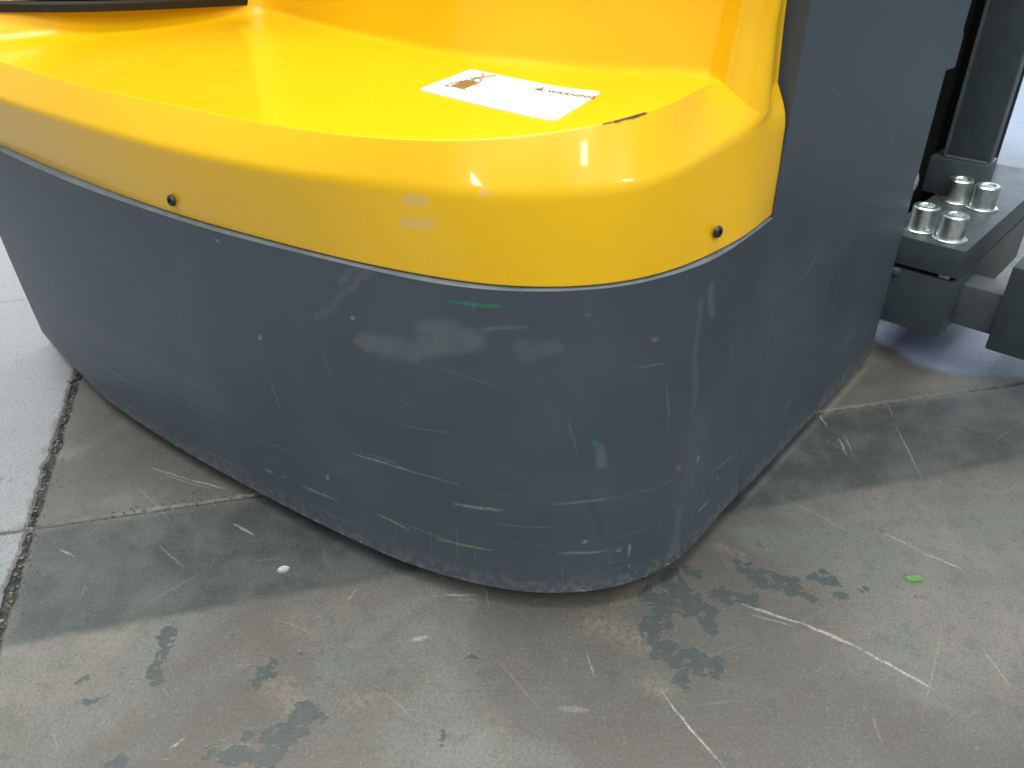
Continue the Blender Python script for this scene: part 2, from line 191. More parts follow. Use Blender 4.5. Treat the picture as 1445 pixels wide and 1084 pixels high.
_fm = {}
def floor_map():
    if 'a' not in _fm:
        f = WearMap('floor_wear', -.75, .34, .95, 1.14, .0006); r_ = random.Random(3)
        for a, b, w in PATCH: f.stroke(0, a, b, w, 0, sdf=True)
        for a, b, w, st in SCRATCH: f.stroke(1, a, b, w * .40, w * .55, st, .75, bow=r_.uniform(-.02, .02) * math.dist(a, b))
        for k in range(150):          # traffic leaves short fine scratches, mostly along two headings
            x = r_.uniform(-.7, .9); y = r_.uniform(.36, 1.1); an = r_.gauss(.35, .25) if r_.random() < .5 else r_.gauss(-.9, .5); l = abs(r_.gauss(.015, .02)) + .004
            f.stroke(1, (x, y), (x + l * math.cos(an), y + l * math.sin(an)), .0001, .0007, r_.uniform(.08, .32), .9, bow=r_.uniform(-.001, .001))
        for a, b, w in OCHRE: f.stroke(2, a, b, 0, w)
        _fm['a'] = f
    return _fm['a']
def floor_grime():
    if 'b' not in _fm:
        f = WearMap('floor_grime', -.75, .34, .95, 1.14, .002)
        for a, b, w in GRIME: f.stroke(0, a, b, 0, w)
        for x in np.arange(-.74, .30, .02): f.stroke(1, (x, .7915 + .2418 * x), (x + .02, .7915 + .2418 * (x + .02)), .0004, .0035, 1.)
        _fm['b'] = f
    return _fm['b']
def mat_floor():
    m, nt, b = mat('worn_concrete'); N = NT(nt); N.dim = '2D'; P = N.pos()
    Pf = N.scalev(P, (1, 1, 0))
    big = N.noise(P, 3.2, 5, .6); mid = N.noise(P, 16, 6, .62); fine = N.noise(P, 160, 4, .7)
    # brushed grain running one way, as a power-trowelled floor shows
    gr = N.n('ShaderNodeMapping'); N.put(gr.inputs[0], P); gr.inputs['Rotation'].default_value = (0, 0, R(62)); gr.inputs['Scale'].default_value = (14, 170, 1)
    grain = N.noise(gr.outputs[0], 1, 3, .6)
    base = N.mix(N.ramp(big, .35, .68), (.090, .084, .076), (.164, .157, .141))
    base = N.mix(N.ramp(mid, .42, .75, 0, .55), base, (.100, .110, .104))
    base = N.mix(N.ramp(N.noise(P, 7, 3, .5, .4), .52, .66, 0, .62), base, (.122, .143, .130))
    base = N.mix(N.ramp(N.noise(P, 48, 6, .7), .50, .70, 0, .50), base, (.085, .088, .078))
    base = N.mix(N.ramp(N.noise(P, 5.5, 4, .6, .8), .56, .70, 0, .45), base, (.180, .186, .172))
    # the darker, smoother strip between the joint and the straight edge, deepened with painted soft shadow
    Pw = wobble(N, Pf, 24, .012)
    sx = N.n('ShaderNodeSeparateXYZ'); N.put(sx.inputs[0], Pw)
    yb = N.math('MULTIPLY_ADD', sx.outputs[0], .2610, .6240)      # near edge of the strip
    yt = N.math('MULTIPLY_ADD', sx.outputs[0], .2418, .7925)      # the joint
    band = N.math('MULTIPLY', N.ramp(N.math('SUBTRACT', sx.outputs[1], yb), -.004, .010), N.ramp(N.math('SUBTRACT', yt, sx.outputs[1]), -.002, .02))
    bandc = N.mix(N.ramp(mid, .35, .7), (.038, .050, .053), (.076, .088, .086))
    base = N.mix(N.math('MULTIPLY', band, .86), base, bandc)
    # bluish reflection painted into the colour at the far right, pale slabs at the left
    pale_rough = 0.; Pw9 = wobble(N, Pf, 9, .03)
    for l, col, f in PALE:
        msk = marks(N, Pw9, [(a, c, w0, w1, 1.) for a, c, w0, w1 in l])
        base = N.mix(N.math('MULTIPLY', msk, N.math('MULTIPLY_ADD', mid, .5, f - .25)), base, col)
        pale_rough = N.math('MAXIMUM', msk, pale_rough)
    fm = floor_map()
    # ochre worn stains
    och = fm.node(N, wobble(N, Pf, 30, .03))[2]
    base = N.mix(N.math('MULTIPLY', N.math('MULTIPLY', och, N.ramp(fine, .3, .6)), .42), base, (.225, .200, .140))
    # dark patches where the surface skin has come off
    Pp = wobble(N, Pf, 70, .024, 5)
    pat = N.ramp(fm.node(N, Pp)[0], .49, .55)
    holes = N.ramp(N.noise(P, 95, 4, .6), .36, .42)
    spots = N.math('MULTIPLY', N.ramp(N.noise(P, 26, 5, .62), .70, .71), .45)
    pat = N.math('MAXIMUM', N.math('MULTIPLY', pat, holes), spots)
    # long scratches
    Ps = wobble(N, Pf, 60, .003)
    scr = fm.node(N, Ps)[1]
    scr = N.math('MULTIPLY', scr, N.ramp(N.noise(P, 260, 2), .30, .55, .35, 1))
    base = N.mix(N.math('MULTIPLY', scr, .65), base, (.46, .45, .41))
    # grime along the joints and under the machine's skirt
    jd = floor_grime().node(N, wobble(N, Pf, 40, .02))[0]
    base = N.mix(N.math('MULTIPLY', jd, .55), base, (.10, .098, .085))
    grit = N.noise(P, 420, 3, .75); base = N.mix(N.ramp(grit, .58, .74, 0, .25), base, (.36, .35, .31)); base = N.mix(N.ramp(grit, .48, .32, 0, .62), base, (.060, .062, .058))
    jl = floor_grime().node(N, wobble(N, Pf, 120, .006))[1]; base = N.mix(N.math('MULTIPLY', jl, N.ramp(fine, .25, .55, .5, .95)), base, (.050, .050, .045))
    sp = N.ramp(fine, .64, .74); base = N.mix(N.math('MULTIPLY', sp, .18), base, (.36, .35, .32))
    dk = N.ramp(fine, .40, .30); base = N.mix(N.math('MULTIPLY', dk, .40), base, (.06, .06, .058))
    base = N.mix(N.math('MULTIPLY', pat, .88), base, N.mix(fine, (.036, .050, .053), (.066, .084, .086)))
    nt.links.new(base, b.inputs['Base Color'])
    rg = N.math('MULTIPLY_ADD', mid, .22, .36)
    rg = N.math('SUBTRACT', rg, N.math('MULTIPLY', N.math('MAXIMUM', pat, band), .07))
    rg = N.math('SUBTRACT', rg, N.math('MULTIPLY', pale_rough, .08))
    nt.links.new(rg, b.inputs['Roughness'])
    b.inputs['Specular IOR Level'].default_value = .55
    h = N.math('ADD', N.math('MULTIPLY', fine, .5), N.math('MULTIPLY', grain, .35))
    h = N.math('SUBTRACT', h, N.math('MULTIPLY', pat, .9)); h = N.math('SUBTRACT', h, N.math('MULTIPLY', scr, .5))
    nt.links.new(N.bump(h, .35, .0012), b.inputs['Normal'])
    return m
def mat_grey():
    m, nt, b = mat('slate_grey_paint'); N = NT(nt); P = N.pos()
    big = N.noise(P, 5, 5, .6); fine = N.noise(P, 900, 2, .6)
    base = N.mix(N.ramp(big, .3, .7), (.045, .064, .083), (.059, .081, .101))
    uv = N.n('ShaderNodeUVMap', uv_map='sheet').outputs[0]
    km = WearMap('skirt_smudges', -.9, 0, 1.3, 1.0, .0016); kr = random.Random(11)
    for a, c, w, st in SMUDGE: km.stroke(0, a, c, w * .35, w * .8, st)
    for k in range(26):
        x = kr.uniform(-.8, .7); y = abs(kr.gauss(.12, .09)) + .02; l = kr.uniform(.01, .06)
        km.stroke(0, (x, y), (x + l, y + kr.gauss(0, .01)), .001, kr.uniform(.004, .02), kr.uniform(.03, .10))
    km2 = WearMap('skirt_scratches', -.9, 0, 1.3, 1.0, .0006)
    cols = [c for _, c in MARKS]
    for q in (0, 1, 2):
        for a, c, w, st in MARKS[q][0]: km2.stroke(q, a, c, w * .30, w * .7, st * (.62 if q == 0 else .85), .8, bow=kr.uniform(-.02, .02) * math.dist(a, c))
    for k in range(55):
        x = kr.uniform(-.85, 1.0); y = abs(kr.gauss(.02, .13)) + .022; l = abs(kr.gauss(.01, .022)) + .003; an = kr.gauss(0, .25) if kr.random() < .7 else kr.gauss(1.5, .3)
        km2.stroke(0, (x, y), (x + l * math.cos(an), y + l * math.sin(an)), .0001, .0007, kr.uniform(.04, .20), .9)
    for k in range(55):      # nicked paint along the lower lip
        x = kr.uniform(-.86, .45); l = kr.uniform(.0005, .006)
        km2.stroke(0, (x, .0215 + abs(kr.gauss(0, .0022))), (x + l, .0215 + abs(kr.gauss(0, .0015))), .0003, .0008, kr.uniform(.2, .9), .4)
    for q in (3, 4):
        for a, c, w, st in MARKS[q][0]: km.stroke(q - 2, a, c, w * .3, w * .7, st, .3)
    def uvw(scale, amp): return wobble(N, uv, scale, amp)
    s1 = km.node(N, uvw(34, .016))
    base = N.mix(N.math('MULTIPLY', s1[0], N.ramp(N.noise(P, 60, 4), .25, .6, .55, 1)), base, (.150, .168, .180))
    base = N.mix(s1[1], base, cols[3]); base = N.mix(s1[2], base, cols[4])
    s2_ = km2.node(N, uvw(60, .003)); gate_ = N.ramp(N.noise(P, 230, 3, .6), .34, .58, .30, 1)
    for q in (0, 1, 2): base = N.mix(N.math('MULTIPLY', s2_[q], gate_), base, cols[q])
    # faint rubbed hairlines low on the skirt
    mp = N.n('ShaderNodeMapping'); N.put(mp.inputs[0], P); mp.inputs['Scale'].default_value = (5, 5, 190)
    sx = N.n('ShaderNodeSeparateXYZ'); N.put(sx.inputs[0], P)
    h = N.math('MULTIPLY', N.ramp(N.noise(mp.outputs[0], 1, 2, .5), .66, .74), N.ramp(sx.outputs[2], .22, .05, 0, .22))
    base = N.mix(h, base, (.22, .24, .24))
    # vertical rub marks here and there
    mp = N.n('ShaderNodeMapping'); N.put(mp.inputs[0], P); mp.inputs['Scale'].default_value = (150, 150, 7)
    h2 = N.math('MULTIPLY', N.ramp(N.noise(mp.outputs[0], 1, 2, .5), .69, .76), .16)
    base = N.mix(h2, base, (.25, .27, .27))
    # dust near the bottom lip
    base = N.mix(N.math('MULTIPLY', N.ramp(sx.outputs[2], .050, .020), N.ramp(N.noise(P, 120, 5, .65), .45, .62, .05, .42)), base, (.24, .23, .20))
    chips = N.ramp(N.noise(P, 75, 2, .4), .79, .80, 0, .5); base = N.mix(chips, base, (.26, .27, .27))
    nt.links.new(base, b.inputs['Base Color'])
    nt.links.new(N.math('MULTIPLY_ADD', big, .16, .36), b.inputs['Roughness'])
    b.inputs['Specular IOR Level'].default_value = .5
    hh = N.math('ADD', N.math('MULTIPLY', fine, .22), N.math('MULTIPLY', N.noise(P, 260, 3), .5))
    nt.links.new(N.bump(hh, .16, .0008), b.inputs['Normal'])
    return m
def mat_yellow():
    m, nt, b = mat('glossy_yellow_shell'); N = NT(nt); P = N.pos()
    big = N.noise(P, 4, 4, .5)
    base = N.mix(N.ramp(big, .3, .7), (.87, .500, .004), (.89, .530, .006))
    sm = marks(N, wobble(N, P, 45, .012), [(a, c, w, w * .3, s) for a, c, w, s in YSMUDGE])
    base = N.mix(N.math('MULTIPLY', sm, N.ramp(N.noise(P, 200, 3), .3, .6, .5, 1)), base, (.58, .50, .30))
    dk = marks(N, wobble(N, P, 90, .002), [(a, c, w, w * .3, s) for a, c, w, s in YDARK])  # strokes at the lip paint in the gap's shade; the rest are chips
    base = N.mix(dk, base, (.07, .045, .02))
    nt.links.new(base, b.inputs['Base Color'])
    nt.links.new(N.math('MULTIPLY_ADD', N.noise(P, 30, 5, .6), .14, .22), b.inputs['Roughness'])
    b.inputs['Coat Weight'].default_value = .35; b.inputs['Coat Roughness'].default_value = .05; b.inputs['Specular IOR Level'].default_value = .42
    nt.links.new(N.bump(N.noise(P, 70, 2, .5), .06, .0010), b.inputs['Normal'])
    return m
def mat_simple(name, col, rough, metal=0., spec=.5, nscale=60, var=.25, bump=.1, bd=.0006, wear=None):
    m, nt, b = mat(name); N = NT(nt); P = N.pos()
    f = N.noise(P, nscale, 4, .6)
    c = N.mix(N.ramp(f, .3, .7), tuple(v * (1 - var) for v in col), tuple(min(1, v * (1 + var)) for v in col))
    if wear: c = N.mix(N.ramp(N.noise(P, wear[1], 4, .7), wear[2], wear[2] + .05, 0, .8), c, wear[0])
    nt.links.new(c, b.inputs['Base Color']); b.inputs['Metallic'].default_value = metal
    nt.links.new(N.math('MULTIPLY_ADD', f, .2, rough - .1), b.inputs['Roughness']); b.inputs['Specular IOR Level'].default_value = spec
    nt.links.new(N.bump(N.noise(P, nscale * 5, 3), bump, bd), b.inputs['Normal'])
    return m
FLOOR = mat_floor(); GREY = mat_grey(); YEL = mat_yellow()
RIM = mat_simple('worn_plate_edge', (.125, .150, .175), .40, 0, nscale=40, var=.15, wear=((.22, .25, .28), 30, .64))
BLACK = mat_simple('black_rubber', (.012, .012, .011), .55, spec=.3)
DKPANEL = mat_simple('dark_tinted_panel', (.045, .018, .012), .25, spec=.5)
GREEN_BLK = mat_simple('dark_charcoal_steel', (.044, .060, .066), .40, spec=.4, var=.08, wear=((.13, .14, .14), 140, .72))
SHAFT = mat_simple('satin_charcoal_steel', (.075, .092, .102), .42, spec=.5, var=.08, wear=((.16, .17, .17), 120, .70))
ZINC = mat_simple('zinc_plated_steel', (.68, .74, .74), .34, 1.0, nscale=120, var=.14, bump=.12, wear=((.22, .25, .25), 200, .68))
DARKSCREW = mat_simple('blackened_screw', (.055, .052, .045), .36, .6)
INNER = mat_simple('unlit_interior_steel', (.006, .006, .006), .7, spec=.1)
DIRT = mat_simple('joint_dirt', (.045, .048, .046), .9, spec=.2, nscale=90, var=.6, bump=.8, bd=.003)
PEB = mat_simple('crumbled_mortar', (.13, .128, .116), .85, spec=.2, nscale=70, var=.55, bump=.5)
LAB = mat_simple('white_label_film', (.86, .86, .85), .28, nscale=20, var=.015, bump=.03)
INK = mat_simple('grey_print', (.10, .10, .11), .4, bump=.0)
INKF = mat_simple('pale_grey_print', (.62, .62, .63), .4, bump=.0)
INKR = mat_simple('red_print', (.78, .20, .22), .4, bump=.0)
INKB = mat_simple('brown_print', (.20, .13, .07), .4, bump=.0)
SCRAP = mat_simple('green_plastic_scrap', (.09, .24, .07), .4)
CHIP = mat_simple('white_chip', (.42, .44, .44), .7)

# ------------------------------------------------------------------ the floor and its slabs
root_floor = obj('floor', [(-40, -12, -.0042), (40, -12, -.0042), (40, 60, -.0042), (-40, 60, -.0042)], [(0, 1, 2, 3)], DIRT)
root_floor['kind'] = 'structure'; root_floor['label'] = 'worn grey-brown concrete hall floor with dirty joints'
def noise1(n, amp, rough):
    a = rng.randn(n); k = np.exp(-np.linspace(-2, 2, rough) ** 2); a = np.convolve(a, k / k.sum(), 'same')
    return a / (a.std() + 1e-9) * amp
def slab(corners, ragged, gaps):
    """corners ccw; gaps: inset (half joint width) per edge i->i+1; ragged: raggedness per edge"""
    n = len(corners); c = [Vector(p) for p in corners]; offs = []
    lines = []
    for i in range(n):
        a, b2 = c[i], c[(i + 1) % n]; d = (b2 - a).normalized(); nn = Vector((-d.y, d.x)); lines.append((a + nn * gaps[i], d, nn))
    pts = []
    for i in range(n):
        p, d, _ = lines[i - 1]; q, e, _ = lines[i]
        den = d.x * e.y - d.y * e.x; t = ((q.x - p.x) * e.y - (q.y - p.y) * e.x) / den; pts.append(p + d * t)
    out = []
    for i in range(n):
        a, b2 = pts[i], pts[(i + 1) % n]; L = (b2 - a).length
        k = min(900, max(2, int(L / .0025))) if ragged[i] else 1
        nn = lines[i][2]
        o = np.abs(noise1(k + 1, ragged[i], 5)) + np.abs(noise1(k + 1, ragged[i] * 1.2, 31)) if ragged[i] else np.zeros(k + 1)
        for j in range(k):
            f = j / k; e = min(1, f * k / 4, (k - j) / 4) if k > 1 else 0
            out.append(a.lerp(b2, f) + nn * float(o[j]) * e)
    m = len(out); v = []; fcs = []
    inn = []
    cen = sum(out, Vector((0, 0))) / m
    for i, p in enumerate(out):
        tng = (out[(i + 1) % m] - out[i - 1]).normalized(); inn.append(p + Vector((-tng.y, tng.x)) * (.0025 + .001 * random.random()))
    v += [(p.x, p.y, -.0085) for p in out] + [(p.x, p.y, -.0028) for p in out] + [(p.x, p.y, 0) for p in inn]
    for i in range(m):
        j = (i + 1) % m
        fcs += [(i, j, m + j, m + i), (m + i, m + j, 2 * m + j, 2 * m + i)]
    vv, _, tri, _, _, _ = delaunay_2d_cdt([Vector((p.x, p.y)) for p in inn], [], [list(range(m))], 1, 1e-7)
    key = {(round(p.x, 6), round(p.y, 6)): i for i, p in enumerate(inn)}; b0 = len(v); remap = []
    for p in vv:
        k = key.get((round(p.x, 6), round(p.y, 6)))
        if k is None: remap.append(len(v)); v.append((p.x, p.y, 0))
        else: remap.append(2 * m + k)
    fcs += [tuple(remap[q] for q in f_) for f_ in tri if len(set(remap[q] for q in f_)) == len(f_)]
    o = obj('concrete_slab', v, fcs, FLOOR, root_floor, True, 30)
    return o
def H(x, k=0): return .7915 + .2418 * x + .63 * k       # cross joints
def V(y): return -.4990 - (y - .5878) * .290            # long joint
def XP(k):                                              # where the long joint meets cross joint k
    x = -.5
    for _ in range(30): x = V(H(x, k))
    return (x, H(x, k))
P0, P1, Pm = XP(0), XP(1), XP(-3)
Pn = (V(-3), -3)
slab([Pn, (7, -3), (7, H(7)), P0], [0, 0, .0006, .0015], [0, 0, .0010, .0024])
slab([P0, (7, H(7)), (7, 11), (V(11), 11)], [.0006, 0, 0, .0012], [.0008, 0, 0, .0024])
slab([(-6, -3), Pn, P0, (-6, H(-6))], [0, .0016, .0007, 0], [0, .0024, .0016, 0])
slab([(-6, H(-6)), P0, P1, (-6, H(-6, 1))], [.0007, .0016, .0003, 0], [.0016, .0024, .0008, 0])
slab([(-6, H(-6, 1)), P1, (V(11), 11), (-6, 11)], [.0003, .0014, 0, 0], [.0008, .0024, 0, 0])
jv = []; jf = []
for k in range(2): jv += [(-6 + 13 * k, H(-6 + 13 * k) - .004, -.0025), (-6 + 13 * k, H(-6 + 13 * k) + .004, -.0025)]
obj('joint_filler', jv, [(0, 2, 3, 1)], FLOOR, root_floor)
# crumbs of mortar lying in the joints
def crumbs(name, pts, m, parent, kind=None):
    bm = bmesh.new()
    for (x, y, z, s) in pts:
        r = bmesh.ops.create_icosphere(bm, subdivisions=1, radius=s)
        sx = [random.uniform(.6, 1.3) for _ in range(3)]; a = random.uniform(0, 6.3)
        for vv in r['verts']:
            q = Vector((vv.co.x * sx[0], vv.co.y * sx[1], vv.co.z * sx[2] * .7)) * random.uniform(.8, 1.15)
            vv.co = Vector((q.x * math.cos(a) - q.y * math.sin(a) + x, q.x * math.sin(a) + q.y * math.cos(a) + y, q.z + z))
    o = from_bm(name, bm, m, parent)
    if kind: o['kind'] = kind
    return o
pts = []
for _ in range(380):
    y = random.uniform(.40, 1.4); s = random.choice((.0008, .0012, .0016, .0024))
    pts.append((V(y) + random.gauss(.0002, .0032), y, -.0040 + s * .5, s))
for _ in range(500):
    x = random.uniform(-.60, .9); s = random.choice((.0006, .0009, .0014))
    pts.append((x, H(x) + random.gauss(0, .0014), -.0015, s * .8))
crumbs('joint_gravel', pts, PEB, root_floor, 'stuff')
pts = []
for _ in range(60):
    y = random.uniform(.5, .8); pts.append((V(y) + .012 + random.gauss(0, .006), y, .0004, random.uniform(.0005, .0013)))
for _ in range(90):
    x = random.gauss(-.335, .05); pts.append((x, H(x) + random.gauss(.006, .007), .0005, random.uniform(.0006, .0016)))
for _ in range(60):
    x = random.uniform(-.45, .6); pts.append((x, random.uniform(.42, .62), .0002, random.uniform(.0003, .0007)))
crumbs('loose_grit', pts, PEB, root_floor, 'stuff')

# ------------------------------------------------------------------ the machine
truck = bpy.data.objects.new('pallet_stacker', None); C.objects.link(truck); truck.location = (0, 0, 0)
truck['label'] = 'yellow and slate grey pallet stacker with scuffed rounded counterweight standing on concrete'
truck['category'] = 'pallet stacker'

def catmull(pts, per=1, samples=None):
    pts = [np.array(p, float) for p in pts]; n = len(pts)
    ext = [2 * pts[0] - pts[1]] + pts + [2 * pts[-1] - pts[-2]]
    out = []
    for t in samples:
        i = min(int(t), n - 2); f = t - i
        p0, p1, p2, p3 = ext[i], ext[i + 1], ext[i + 2], ext[i + 3]
        out.append(.5 * ((2 * p1) + (-p0 + p2) * f + (2 * p0 - 5 * p1 + 4 * p2 - p3) * f * f + (-p0 + 3 * p1 - 3 * p2 + p3) * f ** 3))
    return np.array(out)
def arclen(p):
    d = np.r_[0, np.cumsum(np.linalg.norm(np.diff(p, axis=0), axis=1))]; return d / d[-1]
def resample(p, u):
    s = arclen(p); return np.stack([np.interp(u, s, p[:, k]) for k in range(p.shape[1])], 1)
def smooth(p, sig):
    k = np.exp(-.5 * (np.arange(-3 * sig, 3 * sig + 1) / sig) ** 2); k /= k.sum(); w = 3 * sig
    q = np.vstack([2 * p[0] - p[w:0:-1], p, 2 * p[-1] - p[-2:-w - 2:-1]])
    return np.stack([np.convolve(q[:, i], k, 'valid') for i in range(p.shape[1])], 1)

# counterweight skirt + flank plate, one folded sheet
NB = 260
def curve2(ctrl):
    p = catmull([(*c, 0) for c in ctrl], samples=np.linspace(0, len(ctrl) - 1, 1200))[:, :2]
    return p
bot_c = curve2([(-.7007, 1.0719), (-.6444, 1.0083)] + BOT[:]); top_c = curve2([(-.695, 1.036)] + TOP)
cw_t = smooth(resample(top_c, np.linspace(0, 1, NB)), 5)
# bottom curve stops abreast of the flank plate's rear edge
e = cw_t[-1]; dist = np.abs((bot_c - e) @ np.array([DX, DY])); dist[:600] = 9; kcut = int(dist.argmin())
cw_b = smooth(resample(bot_c[:kcut + 1], np.linspace(0, 1, NB)), 4)
# match columns by plan direction (keeps the skirt's sheet free of twist)
fl_b = bot_c[kcut:]
back_t = [np.array([-.655, 1.115]), np.array([-.56, 1.22])]; back_b = [np.array([-.672, 1.125]), np.array([-.575, 1.23])]
ct = np.vstack([back_t[::-1], cw_t]); cb = np.vstack([back_b[::-1], cw_b])
NZ = 8; ZB, ZT = .018, .335
vs = []; fs = []
n1 = len(ct)
EASE = 1.6
def cwpt(i, k):
    if k == 0:       # slightly rolled-under lower lip
        p = cb[i]; c = np.array([0, 1.4]); q = p + (c - p) / np.linalg.norm(c - p) * .004; return (q[0], q[1], ZB)
    f = (k - 1) / (NZ - 1); g = (1 - f) ** EASE; p = cb[i] * g + ct[i] * (1 - g); return (p[0], p[1], ZB + .004 + (ZT - ZB - .004) * f)
for i in range(n1):
    for k in range(NZ + 1): vs.append(cwpt(i, k))
W1 = NZ + 1
for i in range(n1 - 1):
    for k in range(NZ): fs.append((i * W1 + k, (i + 1) * W1 + k, (i + 1) * W1 + k + 1, i * W1 + k + 1))
# the flank continues as the same sheet
zcol = [ZB] + [ZB + .004 + (ZT - ZB - .004) * k / (NZ - 1) for k in range(NZ)]
L = 24; base_i = n1 - 1
A0 = np.array(ct[-1]); Fend = np.array([M(.012, 0, 0).x, M(.012, 0, 0).y])
bend = np.array([M(.012, .001, 0).x, M(.012, .001, 0).y])
prev = [base_i * W1 + k for k in range(W1)]
prev_up = None; ups = [.40, .405, .45, .60, .78, .95]
def edge_d(z):   # forward edge of the flank plate: stepped as on the machine
    if z < .4045: return .012
    return .044
def col_at(f):
    col = []
    for k in range(W1):
        z = zcol[k]; g = max(0, 1 - (z - ZB - .004) / (ZT - ZB - .004)) ** EASE if k else 1.
        top = A0 * (1 - f) + Fend * f
        bo = np.array(cb[-1]) * (1 - f) + bend * f
        p = top * (1 - g) + bo * g
        col.append((p[0], p[1], z))
    return col
for j in range(1, L + 1):
    f = j / L; c = col_at(f); st = len(vs); vs += c; cur = [st + k for k in range(W1)]
    for k in range(NZ): fs.append((prev[k], cur[k], cur[k + 1], prev[k + 1]))
    prev = cur
top_ids = [base_i * W1 + NZ] + [n1 * W1 + j * W1 + NZ for j in range(L)]
Ld = Vector((Fend[0] - A0[0], Fend[1] - A0[1], 0)); FL = Ld.length; Ld.normalize(); Ln = Vector((Ld.y, -Ld.x, 0))
def FP(a, n, z): return Vector((A0[0], A0[1], z)) + Ld * a + Ln * n       # a along the flank from the plate's rear upright edge
upper = [(FL, .4045), (FL + .0335, .4035), (FL + .0335, .438), (FL + .026, .447), (FL + .0275, .476), (FL + .040, .60), (FL + .040, .98), (0, .98)]
# rows of the plate above the skirt follow the same columns, so that the sheet stays smooth
st = len(vs); zs_up = [.37, .4045, .438, .476, .60, .78, .98]; grid = [top_ids]
for z in zs_up:
    r_ids = []
    for j in range(L + 1): r_ids.append(len(vs)); vs.append(tuple(FP(FL * j / L, 0, z)))
    grid.append(r_ids)
for a, b in zip(grid, grid[1:]):
    for j in range(L): fs.append((a[j], a[j + 1], b[j + 1], b[j]))
tab = [len(vs) + k for k in range(6)]; vs += [tuple(FP(a, 0, z)) for a, z in upper[1:7]]
e1 = [grid[2][L], tab[0], tab[1], grid[3][L]]; e2 = [grid[3][L], tab[1], tab[2], tab[3], grid[4][L]]; e3 = [grid[4][L], tab[3], tab[4], grid[5][L]]; e4 = [grid[5][L], tab[4], tab[5], grid[7][L], grid[6][L]]
fs += [tuple(e1), tuple(e2), tuple(e3), tuple(e4)]
cw_body = obj('counterweight', vs, fs, GREY, truck, True, 35)
me = cw_body.data; uvl = me.uv_layers.new(name='sheet')
al = np.r_[0, np.cumsum(np.linalg.norm(np.diff(ct, axis=0), axis=1))]; al = al - al[-1]
uvv = []
for k, v in enumerate(me.vertices):
    if k < n1 * W1: u = al[k // W1]
    else: u = (Vector((v.co.x, v.co.y, 0)) - Vector((A0[0], A0[1], 0))).dot(Ld)
    uvv.append((u, v.co.z))
for lp in me.loops: uvl.data[lp.index].uv = uvv[lp.vertex_index]
# under-side closing sheet and light ledge along the top edge (plate thickness)
cen = Vector((0, 1.2, ZB))
lv = []; lf = []
inn = []
for i in range(n1):
    a = ct[max(i - 1, 0)]; b2 = ct[min(i + 1, n1 - 1)]; t = (b2 - a) / np.linalg.norm(b2 - a); nn = np.array([-t[1], t[0]])
    if i < 4: nn = np.array([.7, .5])
    inn.append(ct[i] + nn * .017)
jit = noise1(n1, .0003, 5)
for i in range(n1):
    o_ = ct[i]; q = inn[i]; u = (o_ - q) / np.linalg.norm(o_ - q)
    lv += [(o_[0], o_[1], ZT), (*(o_ + u * .0004), ZT + .0006), (*(o_ - u * .0014), ZT + .0016 + .3 * jit[i]), (q[0], q[1], ZT + .0016), (q[0], q[1], ZT - .02)]
for i in range(n1 - 1):
    for k in range(4): lf.append((i * 5 + k, (i + 1) * 5 + k, (i + 1) * 5 + k + 1, i * 5 + k + 1))
obj('plate_rim', lv, lf, RIM, truck, True, 50)
und = [(v[0], v[1], ZB + .001) for v in [cwpt(i, 0) for i in range(0, n1, 3)]] + [tuple(M(.012, -.01, ZB + .001)), tuple(M(.0, -.6, ZB + .001))]
obj('underside', und, [tuple(range(len(und)))], INNER, truck)
# the flank plate's own thickness where its upright edges show
TH_ = .020
def ribbon(name, line, m):
    v = []; f = []
    for a, z in line: v += [FP(a, 0, z), FP(a, -.0012, z + 0), FP(a, -TH_, z)]
    for k in range(len(line) - 1):
        for q in range(2): f.append((k * 3 + q, k * 3 + 3 + q, k * 3 + 4 + q, k * 3 + 1 + q))
    return obj(name, v, f, m, truck)
ribbon('plate_edge', [(0, ZT + .001), (0, .98)], GREY)
ribbon('plate_edge', [(FL, ZB), (FL, .4045), (FL + .0335, .4035), (FL + .0335, .438), (FL + .026, .447), (FL + .0275, .476), (FL + .040, .60), (FL + .040, .98)], GREY)
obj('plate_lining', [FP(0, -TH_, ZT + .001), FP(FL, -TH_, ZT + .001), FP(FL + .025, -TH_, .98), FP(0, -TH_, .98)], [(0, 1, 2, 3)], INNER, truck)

# --- yellow cover
def extend(row, dl): return [tuple(np.array(row[0]) + np.array(dl))] + row
R0x = extend(R0, (-.088, .078, 0)); R1x = extend(R1, (-.095, .082, 0)); R2x = extend(R2 + [R2E1, R2E2], (-.10, .09, 0)); R4x = extend(R4 + [R2E1, R2E2], (-.075, -.04, 0))
# t stations: R0/R1 have 10+1 stations (0..10); R2/R4 have 9+2+1 (0..11)
NT_ = 330
tt = np.linspace(0, 10, NT_)
def st2(t):            # station warp for the 12-station rows
    return np.where(t <= 8.6, t * 9 / 8.6, 9 + (t - 8.6) * 2 / 1.4)
r0 = catmull(R0x, samples=tt * (len(R0x) - 1) / 10.); r1 = catmull(R1x, samples=tt * (len(R1x) - 1) / 10.)
def rowlin(rw, s, sig):
    rw = np.array(rw); x = np.arange(len(rw)); p = np.stack([np.interp(s, x, rw[:, k]) for k in range(3)], 1); return smooth(p, sig)
s2 = st2(tt)
r2a = catmull(R2x[:10], samples=np.clip(s2, 0, 9)); r2b = rowlin(R2x, s2, 5)
wgt = np.clip((s2 - 8.4) / .5, 0, 1)[:, None]; r2 = r2a * (1 - wgt) + r2b * wgt
r2 = smooth(r2, 3); wz = np.clip((tt - 8.95) / .25, 0, 1)[:, None]; r2 = r2 * (1 - wz) + smooth(r2, 5) * wz; r2[-1] = R2E2
r4c = rowlin(R4x, s2, 6)
r4 = r4c.copy()
